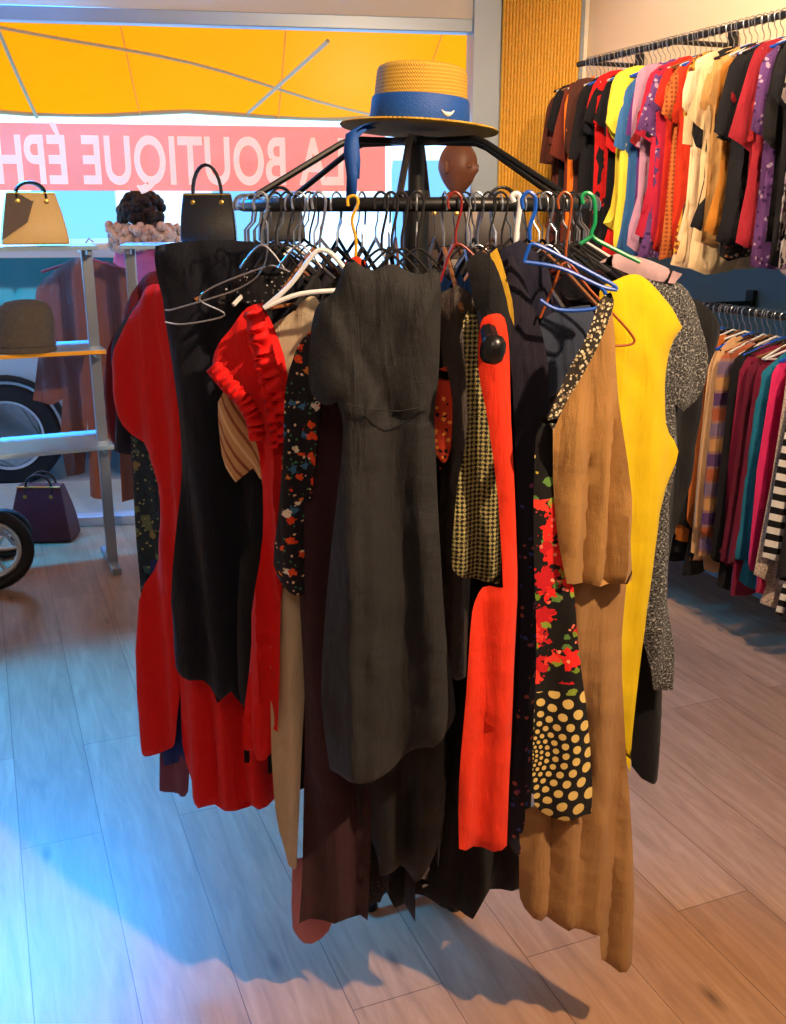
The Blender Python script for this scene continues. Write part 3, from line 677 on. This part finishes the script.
G('black_cap_sleeve_dress',[(466,262),(480,250),(494,262),(506,300),(510,340),(497,352),(484,346),(476,310)],1.53,8,.02,.006,blk)
ora=fabric('orange_red_linen',(218,48,18),.85,wr=.6)
od=G('orange_red_dress',[(481,322),(492,314),(505,318),(510,350),(512,420),(517,520),(519,600),(514,700),(509,800),(507,846),(484,852),(458,845),(458,780),(465,690),(471,610),(484,590),(502,586),(498,500),(488,420),(479,370)],1.495,6,.02,.014,ora,edge=.012,pl_=.07)
q=B(); k0=at(493,349,1.455)
q.lathe([(0,-.022),(.010,-.021),(.017,-.014),(.019,0),(.017,.012),(.010,.02),(0,.022)],0,24,frame(k0,(1,0,0))@Matrix.Rotation(.2,4,'Y'))
q.tube([k0,at(486,320,1.52),at(474,275,1.60),at(468,250,1.66)],[.014,.012,.009,.007]); q.tube([at(468,250,1.66),at(467,225,1.70),at(470,205,1.71),at(464,196,1.712),at(458,204,1.71)],.002,1,6)
q.obj('hanger',[mat('black_plastic_hanger',(10,10,12),.3),chr_],par=od)
nvp=fabric('navy_print_viscose',(24,20,36),.8,[('dots',dict(s=80,t=.3,dens=.6,c=[(130,60,104),(60,70,140),(160,76,66)],z=(.3,1.15)))])
G('navy_print_dress',[(498,270),(512,255),(524,280),(540,330),(548,380),(545,480),(538,600),(535,700),(530,800),(524,856),(508,840),(514,740),(520,600),(516,480),(512,380)],1.57,8,.015,.010,nvp)
flo=fabric('floral_border_print',(14,13,14),.75,[
 ('dots',dict(s=75,t=.26,dens=.5,c=[(190,170,60),(120,140,50),(220,200,120)],z=(1.1,1.5))),
 ('dots',dict(s=45,t=.40,dens=.6,ws=3,c=[(110,140,40),(90,130,60),(130,150,50)],z=(.78,1.16))),
 ('dots',dict(s=26,t=.5,dens=.7,ws=3.5,warp=1.3,c=[(226,34,28),(236,60,44),(190,20,30)],z=(.80,1.12))),
 ('dots',dict(s=70,t=.22,dens=.6,c=[(250,110,90),(255,160,120)],z=(.82,1.10))),
 ('burst',dict(u=-.035,v=.665,c=[(214,184,104)],z=(.4,.785)))],wr=.3)
G('floral_border_dress',[(538,424),(550,412),(556,440),(562,500),(572,580),(578,650),(588,720),(593,780),(592,815),(565,821),(535,806),(534,720),(537,650),(534,560),(534,480)],1.505,8,.015,.007,flo,edge=.012,pl_=.08)
cam_=fabric('camel_jersey',(158,116,64),.85,wr=.8)
snk=fabric('snake_print_border',(40,34,28),.7,[('dots',dict(s=190,t=.42,rnd=.9,c=[(190,176,140),(130,112,84),(210,200,170)]))])
ct=G('camel_camisole',[(596,318),(606,302),(613,300),(617,330),(622,380),(626,440),(632,500),(637,560),(637,583),(600,587),(566,583),(560,540),(556,480),(552,428),(566,395),(584,355)],1.50,14,.02,.014,cam_,pl_=.05)
G('snake_print_collar',[(600,300),(611,292),(614,306),(600,342),(584,372),(566,404),(553,430),(547,418),(556,398),(574,360),(590,328)],1.462,14,.008,.002,snk,h=.01,par=ct)
G('camel_maxi_skirt',[(560,570),(600,565),(628,576),(624,640),(626,760),(632,860),(633,960),(616,966),(600,957),(598,932),(575,929),(550,924),(528,916),(524,890),(526,820),(560,800),(592,800),(584,700),(572,640)],1.545,10,.025,.015,fabric('camel_crepe',(152,112,68),.85,wr=.6),pl_=.055)
yel=fabric('yellow_crepe',(210,178,8),.85,wr=.5)
G('yellow_dress',[(600,292),(614,280),(636,274),(652,284),(672,306),(685,328),(674,350),(668,385),(670,425),(681,452),(672,490),(660,530),(650,590),(642,650),(634,720),(629,772),(622,740),(610,600),(606,450)],1.72,22,.03,.013,yel,edge=.014,pl_=.09)
tw=fabric('grey_tweed',(96,96,96),.95,[('tweed',dict(s=300,t=.5,c=[(26,26,28)])),('tweed',dict(s=210,t=.6,c=[(160,160,156)]))],wr=.8)
G('tweed_jacket',[(640,272),(668,278),(690,292),(704,330),(706,370),(698,402),(686,413),(674,404),(676,450),(668,500),(668,560),(674,640),(672,690),(655,690),(640,600),(640,400)],1.82,26,.03,.012,tw)
G('black_coat',[(660,290),(700,300),(722,326),(716,352),(706,378),(698,430),(690,480),(676,540),(664,640),(660,740),(652,782),(634,768),(636,660),(650,500),(650,380)],1.92,26,.03,.016,blk)
G('pale_scarf',[(600,262),(616,254),(636,256),(655,262),(682,274),(676,284),(652,280),(625,272)],1.78,20,.015,.006,fabric('pale_pink_scarf',(180,150,156),.9))
G('black_lace_blouse',[(222,290),(236,276),(252,266),(276,262),(290,270),(286,300),(262,306),(240,300)],1.70,-12,.015,.008,fabric('black_white_lace',(22,20,24),.9,[('dots',dict(s=150,t=.3,c=[(190,190,190),(90,90,90)],dens=.6))]))
G('slate_dress',[(536,330),(560,310),(590,305),(600,330),(590,350),(566,380),(548,410),(540,400)],1.60,10,.02,.008,fabric('slate_blue',(44,52,70)))
G('navy_blouse',[(500,250),(520,240),(545,262),(552,300),(546,332),(530,330),(514,300)],1.60,8,.015,.008,fabric('dark_navy',(24,24,44)))
G('red_print_scarf',[(345,262),(356,256),(366,262),(364,278),(350,280)],1.60,0,.01,.004,fabric('scarlet',(226,60,30)))
G('yellow_blouse',[(490,254),(497,248),(502,262),(512,300),(514,326),(509,312),(502,286),(494,268)],1.55,6,.008,.003,fabric('mustard',(190,150,40)))
def catmull_open(P_,k=5):
    if len(P_)<3: return P_
    out=[]; n=len(P_)
    for i in range(n-1):
        p0=P_[max(i-1,0)];p1=P_[i];p2=P_[i+1];p3=P_[min(i+2,n-1)]
        for j in range(k):
            t=j/k; out.append(.5*((2*p1)+(-p0+p2)*t+(2*p0-5*p1+4*p2-p3)*t*t+(-p0+3*p1-3*p2+p3)*t**3))
    out.append(P_[-1]); return out
def ph(name,lines,D,r,mt):
    q=B()
    for ln in lines:
        q.tube(catmull_open([at(x,y,D) for x,y in ln]),r,0,8)
    return q.obj(name,[mt])
def hook(x,y,b_=205): return [(x-7,b_+4),(x-8,b_-6),(x-2,b_-13),(x+5,b_-8),(x+5,b_+6),(x,y-14),(x,y)]
wh=mat('white_hanger_plastic',(225,226,228),.35)
ph('clothes_hanger',[hook(320,252)],1.66,.0022,chr_)
ph('clothes_hanger',[[(264,308),(290,285),(312,256),(322,250),(334,256),(350,276)],[(264,308),(300,294),(348,290)]],1.60,.0038,wh)
ph('clothes_hanger',[[(165,322),(185,324),(225,315),(200,300),(215,286),(262,268),(275,266),(290,272)],[(165,310),(178,308),(240,288),(264,266),(268,230),(264,215),(270,206)]],1.68,.0015,chr_)
bl=mat('blue_hanger_plastic',(14,80,180),.35)
ph('clothes_hanger',[hook(530,240),[(524,262),(528,250),(534,244),(560,256),(590,272),(612,284),(617,290)],[(524,262),(560,268),(600,286),(617,290)],[(600,286),(606,296),(598,308),(560,310),(540,300)]],1.53,.0030,bl)
gn=mat('green_hanger_plastic',(16,140,80),.35)
ph('clothes_hanger',[[(583,204),(582,196),(588,193),(594,200),(595,222),(592,236),(612,248),(640,262)],[(592,236),(580,244)]],1.70,.0035,gn)
ph('clothes_hanger',[[(514,202),(512,196),(518,194),(520,204),(516,240),(520,262),(534,290),(540,330)],],1.62,.0042,wh)
ph('clothes_hanger',[[(348,206),(348,198),(355,196),(358,203),(352,220),(356,240),(355,262)],],1.64,.0025,mat('yellow_hanger_plastic',(220,165,16),.4))
rd=mat('red_hanger_plastic',(130,26,18),.4)
ph('clothes_hanger',[hook(566,262),[(540,318),(552,290),(566,262),(590,290),(628,330),(632,344),(600,346)]],1.56,.0020,mat('amber_hanger_plastic',(150,70,20),.35))
for x in (382,392,402,418):
    ph('clothes_hanger',[hook(x,250),[(x-38,285),(x-18,262),(x,249),(x+18,262),(x+32,280)]],1.66,.0022,hm[0])
for i,x in enumerate((262,276,288,300,310,466,478,490,502,548,558,574)):
    ph('clothes_hanger',[hook(x,246),[(x-22,268),(x-10,252),(x,245),(x+10,252),(x+22,268)]],1.69+.02*math.sin(x),.0017,chr_ if i%3==0 else hm[0])
ph('clothes_hanger',[hook(456,244),[(440,282),(456,244),(480,262)]],1.64,.0020,rd)

# ================= HAT
hat=empty('straw_boater_hat',(RC.x,RC.y,1.7))
m,nt,N,L,b=newmat('woven_straw'); tc=N.new('ShaderNodeTexCoord')
sp=N.new('ShaderNodeSeparateXYZ'); L.new(tc.outputs['Object'],sp.inputs[0])
rr=M2(nt,'SQRT',M2(nt,'ADD',M2(nt,'MULTIPLY',sp.outputs[0],sp.outputs[0]),M2(nt,'MULTIPLY',sp.outputs[1],sp.outputs[1])))
w1=M2(nt,'SINE',M2(nt,'MULTIPLY',M2(nt,'ADD',rr,sp.outputs[2]),1100)); w2=M2(nt,'SINE',M2(nt,'MULTIPLY',M2(nt,'ARCTAN2',sp.outputs[1],sp.outputs[0]),110))
hh=M2(nt,'ADD',M2(nt,'MULTIPLY',M2(nt,'MULTIPLY',w1,w2),.3),M2(nt,'ADD',M2(nt,'MULTIPLY',w1,.16),.5))
L.new(RAMP(nt,hh,[(136,96,24),(200,154,44),(230,190,80)],'LINEAR'),b.inputs['Base Color']); b.inputs['Roughness'].default_value=.65
bp=N.new('ShaderNodeBump'); bp.inputs['Distance'].default_value=.002; L.new(hh,bp.inputs['Height']); L.new(bp.outputs[0],b.inputs['Normal']); straw=m
HC=Vector((.05,RC.y,1.700))
HX=Matrix.Translation(HC)@Matrix.Rotation(math.radians(3),4,'Y')@Matrix.Rotation(math.radians(-2),4,'X')
q=B(); q.lathe([(.089,.003),(.15,.0),(.153,.003),(.15,.006),(.096,.008),(.093,.012),(.0895,.05),(.086,.1),(.083,.108),(.076,.112),(.04,.114),(0,.115)],0,72,HX); q.obj('straw_body',[straw],par=hat,ang=60)
rib=mat('blue_ribbon',(12,76,160),.6,bump=.2,bscale=300)
q=B(); q.lathe([(.0955,.010),(.0965,.012),(.0935,.052),(.0915,.056),(.090,.054)],0,72,HX); q.obj('ribbon_band',[rib],par=hat)
q=B()
def strip(pts,w,dirv):
    V=[];Fc=[]
    for i,p in enumerate(pts): p=Vector(p); V+= [p-Vector(dirv)*w/2,p+Vector(dirv)*w/2]
    for i in range(len(pts)-1): Fc.append((2*i,2*i+1,2*i+3,2*i+2))
    q.add(V,Fc)
strip([at(374,124,1.955),at(360,126,1.93),at(351,132,1.92),at(349,150,1.92),at(352,175,1.915),at(351,200,1.92)],.022,(.9,-.3,.3))
strip([at(372,126,1.955),at(362,129,1.94),at(354,136,1.925),at(356,160,1.92),at(355,178,1.92)],.018,(.9,.2,-.2))
o=q.obj('ribbon_tails',[rib],par=hat); md=o.modifiers.new('s','SOLIDIFY'); md.thickness=.001
q=B(); pts=[]
for u in np.linspace(-1,1,13):
    a=math.radians(-58)+u*.014/.096; pts.append(Vector((HC.x+.0965*math.cos(a),HC.y+.0965*math.sin(a),1.722+.007*u*u)))
q.tube(pts,[.001+.0035*(1-abs(u)) for u in np.linspace(-1,1,13)])
q.obj('ribbon_badge',[wh],par=hat)

# ================= WALL RACKS
E0=Vector((.85,4.79,0)); PD=Vector((.927,.375,0))
yawp=math.atan2(.375,.927)
def shirt(w,l,sl):
    j=random.uniform; a=j(-.02,.02)
    return [(-.07,0),(-.02,-.025),(.03,-.025),(.07,0),(w*.8,-.035+a),(w,-.09+a),(w+j(-.01,.05),-sl+a),(w-.04,-sl-.03),(w-.03,-.19),(w-.035,-l*.7),(w-.02+j(-.02,.03),-l+j(-.02,.02)),(w*.3,-l-.015),(0,-l+j(-.02,.01)),(-w*.5,-l-.02),(-w+.02+j(-.03,.02),-l+j(-.03,.03)),(-w+.035,-l*.7),(-w+.03,-.19),(-w+.04,-sl-.03),(-w-j(-.01,.05),-sl-a),(-w,-.09-a),(-w*.8,-.035-a)]
def wrack(z,s0,s1,items,name,lfun,sleeve):
    e=empty(name,(E0+RD*s0)+Vector((0,0,z))); q=B()
    q.tube([E0+RD*(s0-.06)+Vector((0,0,z)),E0+RD*s1+Vector((0,0,z))],.0125,0,12)
    for s in np.arange(s0,s1,.62):
        q.tube([E0+RD*s+Vector((0,0,z)),E0+RD*s+PD*.3+Vector((0,0,z))],.01,0,8); q.box((-.02,.27,-.05),(.02,.29,.05),0,frame(E0+RD*s+Vector((0,0,z)),RD,PD))
    for i in range(40):
        s=s0+.02+i*(s1-s0)/40; q.tube([E0+RD*s+Vector((0,0,z))+(PD*math.cos(a)+Vector((0,0,1))*math.sin(a))*.0145 for a in np.linspace(0,6.283,9)[:-1]],.002,1,5,True)
    q.obj('rail_and_brackets',[black,chr_],par=e)
    q=B(); n=len(items)
    for i,it in enumerate(items):
        s=s0+.03+(s1-s0-.05)*i/n; c=E0+RD*s+Vector((0,0,z)); ya=yawp+random.uniform(-.28,.16)
        hanger(q,c,ya,[0,1,2,1,3][i%5],half=.16,drop=.05)
        w=random.uniform(.165,.205); l=lfun(i/n)+random.uniform(-.09,.05); sl=sleeve+random.uniform(-.07,.08)
        m_=it if not isinstance(it,tuple) else plain(it,wr=.7)
        pl=[(x,z-.075+zz-random.uniform(0,.02)) for x,zz in shirt(w,l,sl)]
        cloth('hung_shirt_%d'%i,pl,c,ya,.026,.011,m_,h=.022,par=e,smooth=2,fk=18,pl_=.06)
    q.obj('clothes_hangers',hm,par=e)
bwp=fabric('white_black_print',(190,180,178),.8,[('dots',dict(s=45,t=.46,ws=3,c=[(24,22,26),(40,36,40),(150,120,150)]))])
prp=fabric('purple_print',(100,60,120),.8,[('dots',dict(s=60,t=.38,c=[(180,150,180),(60,30,80)],dens=.6))])
wrm=fabric('autumn_floral',(30,26,28),.8,[('dots',dict(s=60,t=.4,ws=3,dens=.6,c=[(150,90,50),(160,140,120),(100,40,40)]))])
org=fabric('terracotta_check',(186,100,44),.8,[('geo',dict(f=200,t=.2,c=[(140,64,32)]))])
pld=fabric('mustard_plaid',(190,140,50),.85,[('geo',dict(f=130,t=.15,c=[(120,50,30)])),('stripe',dict(f=30,w=.15,a=0,c=[(60,40,40),(60,40,40)]))])
K=(22,20,26)
up=[(84,40,32),(100,48,40),K,(110,44,32),(240,124,24),(236,116,30),(80,44,36),K,(30,26,48),K,(24,24,40),K,(200,22,24),K,(22,20,28),(232,210,70),(200,28,24),(236,212,40),(242,218,70),(60,110,170),(110,50,130),(190,140,170),(150,30,34),K,prp,(180,30,60),(200,40,24),org,org,(210,52,24),pld,(226,196,150),(232,202,164),(226,196,150),K,(196,150,90),(190,120,40),(22,20,26),(150,24,34),wrm,K,(160,30,36),K,(150,30,44),prp,(24,20,24),bwp,K,bwp,(30,26,36),wrm,(20,18,22),wrm,(26,24,30),bwp,K]
wrack(2.18,.0,1.75,up,'wall_clothes_rail',lambda u:.68+.03*u,.24)
strp=fabric('striped_knit',(150,110,104),.95,[('stripe',dict(f=18,w=.8,a=1.5708,c=[(90,60,110),(190,140,90),(120,100,130),(170,90,60)]))],wr=.9)
bws=fabric('black_white_stripe',(225,222,216),.9,[('stripe',dict(f=22,w=.5,a=1.4,c=[(16,16,18),(16,16,18)]))])
crm=fabric('cream_bobble_knit',(200,184,168),.95,[('tweed',dict(s=160,t=.55,c=[(150,130,120)]))],wr=1)
lo=[(20,20,26),(34,24,40),(18,18,22),(30,26,30),(20,20,24),(40,24,50),(20,20,24),(30,24,30),K,(26,22,30),(20,18,22),(36,24,44),(20,20,26),K,(30,22,36),(60,24,40),K,(26,20,34),K,(30,24,40),(50,30,40),K,(70,36,30),(20,20,24),(40,22,30),K,(204,116,44),(186,100,40),(22,20,24),(210,168,124),(204,160,116),strp,strp,K,(20,18,24),(120,20,54),(110,18,50),(96,16,44),(24,110,140),(220,44,108),(206,34,90),crm,crm,bws,bws,K,(30,30,34)]
wrack(1.20,.25,1.80,lo,'wall_clothes_rail',lambda u:.86,.74)

# ================= LIGHT
w=bpy.data.worlds.new('sky'); S.world=w; w.use_nodes=True; bg=w.node_tree.nodes['Background']
bg.inputs[0].default_value=(.06,.48,1,1); bg.inputs[1].default_value=3.6
def area(name,loc,tgt,size,e_,c,sy=None,spread=None):
    l=bpy.data.lights.new(name,'AREA'); l.energy=e_; l.color=c; l.size=size
    if sy: l.shape='RECTANGLE'; l.size_y=sy
    if spread: l.spread=math.radians(spread)
    o=link(bpy.data.objects.new(name,l)); o.location=loc; o.rotation_euler=(Vector(tgt)-Vector(loc)).to_track_quat('-Z','Y').to_euler(); return o
def spot(name,loc,tgt,e_,c,deg,rad=.06,bl=.6):
    l=bpy.data.lights.new(name,'SPOT'); l.energy=e_; l.color=c; l.spot_size=math.radians(deg); l.spot_blend=bl; l.shadow_soft_size=rad
    o=link(bpy.data.objects.new(name,l)); o.location=loc; o.rotation_euler=(Vector(tgt)-Vector(loc)).to_track_quat('-Z','Y').to_euler(); return o
sun=bpy.data.lights.new('sun','SUN'); sun.energy=6.0; sun.angle=.01; sun.color=(1,.95,.88); so_=link(bpy.data.objects.new('sun',sun)); so_.rotation_euler=(math.radians(35),0,math.radians(15))
area('added_front_fill',(1.2,.45,2.78),(.0,2.0,.5),.06,100,(1,.70,.44))
area('added_front_fill',(-.2,-.3,2.78),(0,2.0,.9),.7,12,(1,.82,.64))  # added soft fill for the garment fronts, not a real fixture
spot('added_wall_rack_spot',(.35,2.9,2.75),(1.5,4.3,1.6),190,(1,.76,.5),85,.1)  # added spot that brightens the wall racks, not a real fixture
area('added_window_fill',wl(3.1,2.7,-.25),(-1.15,3.1,0),1.9,150,(.0,.32,1),.2,spread=90)  # added lamp standing in for blue daylight entering by the window
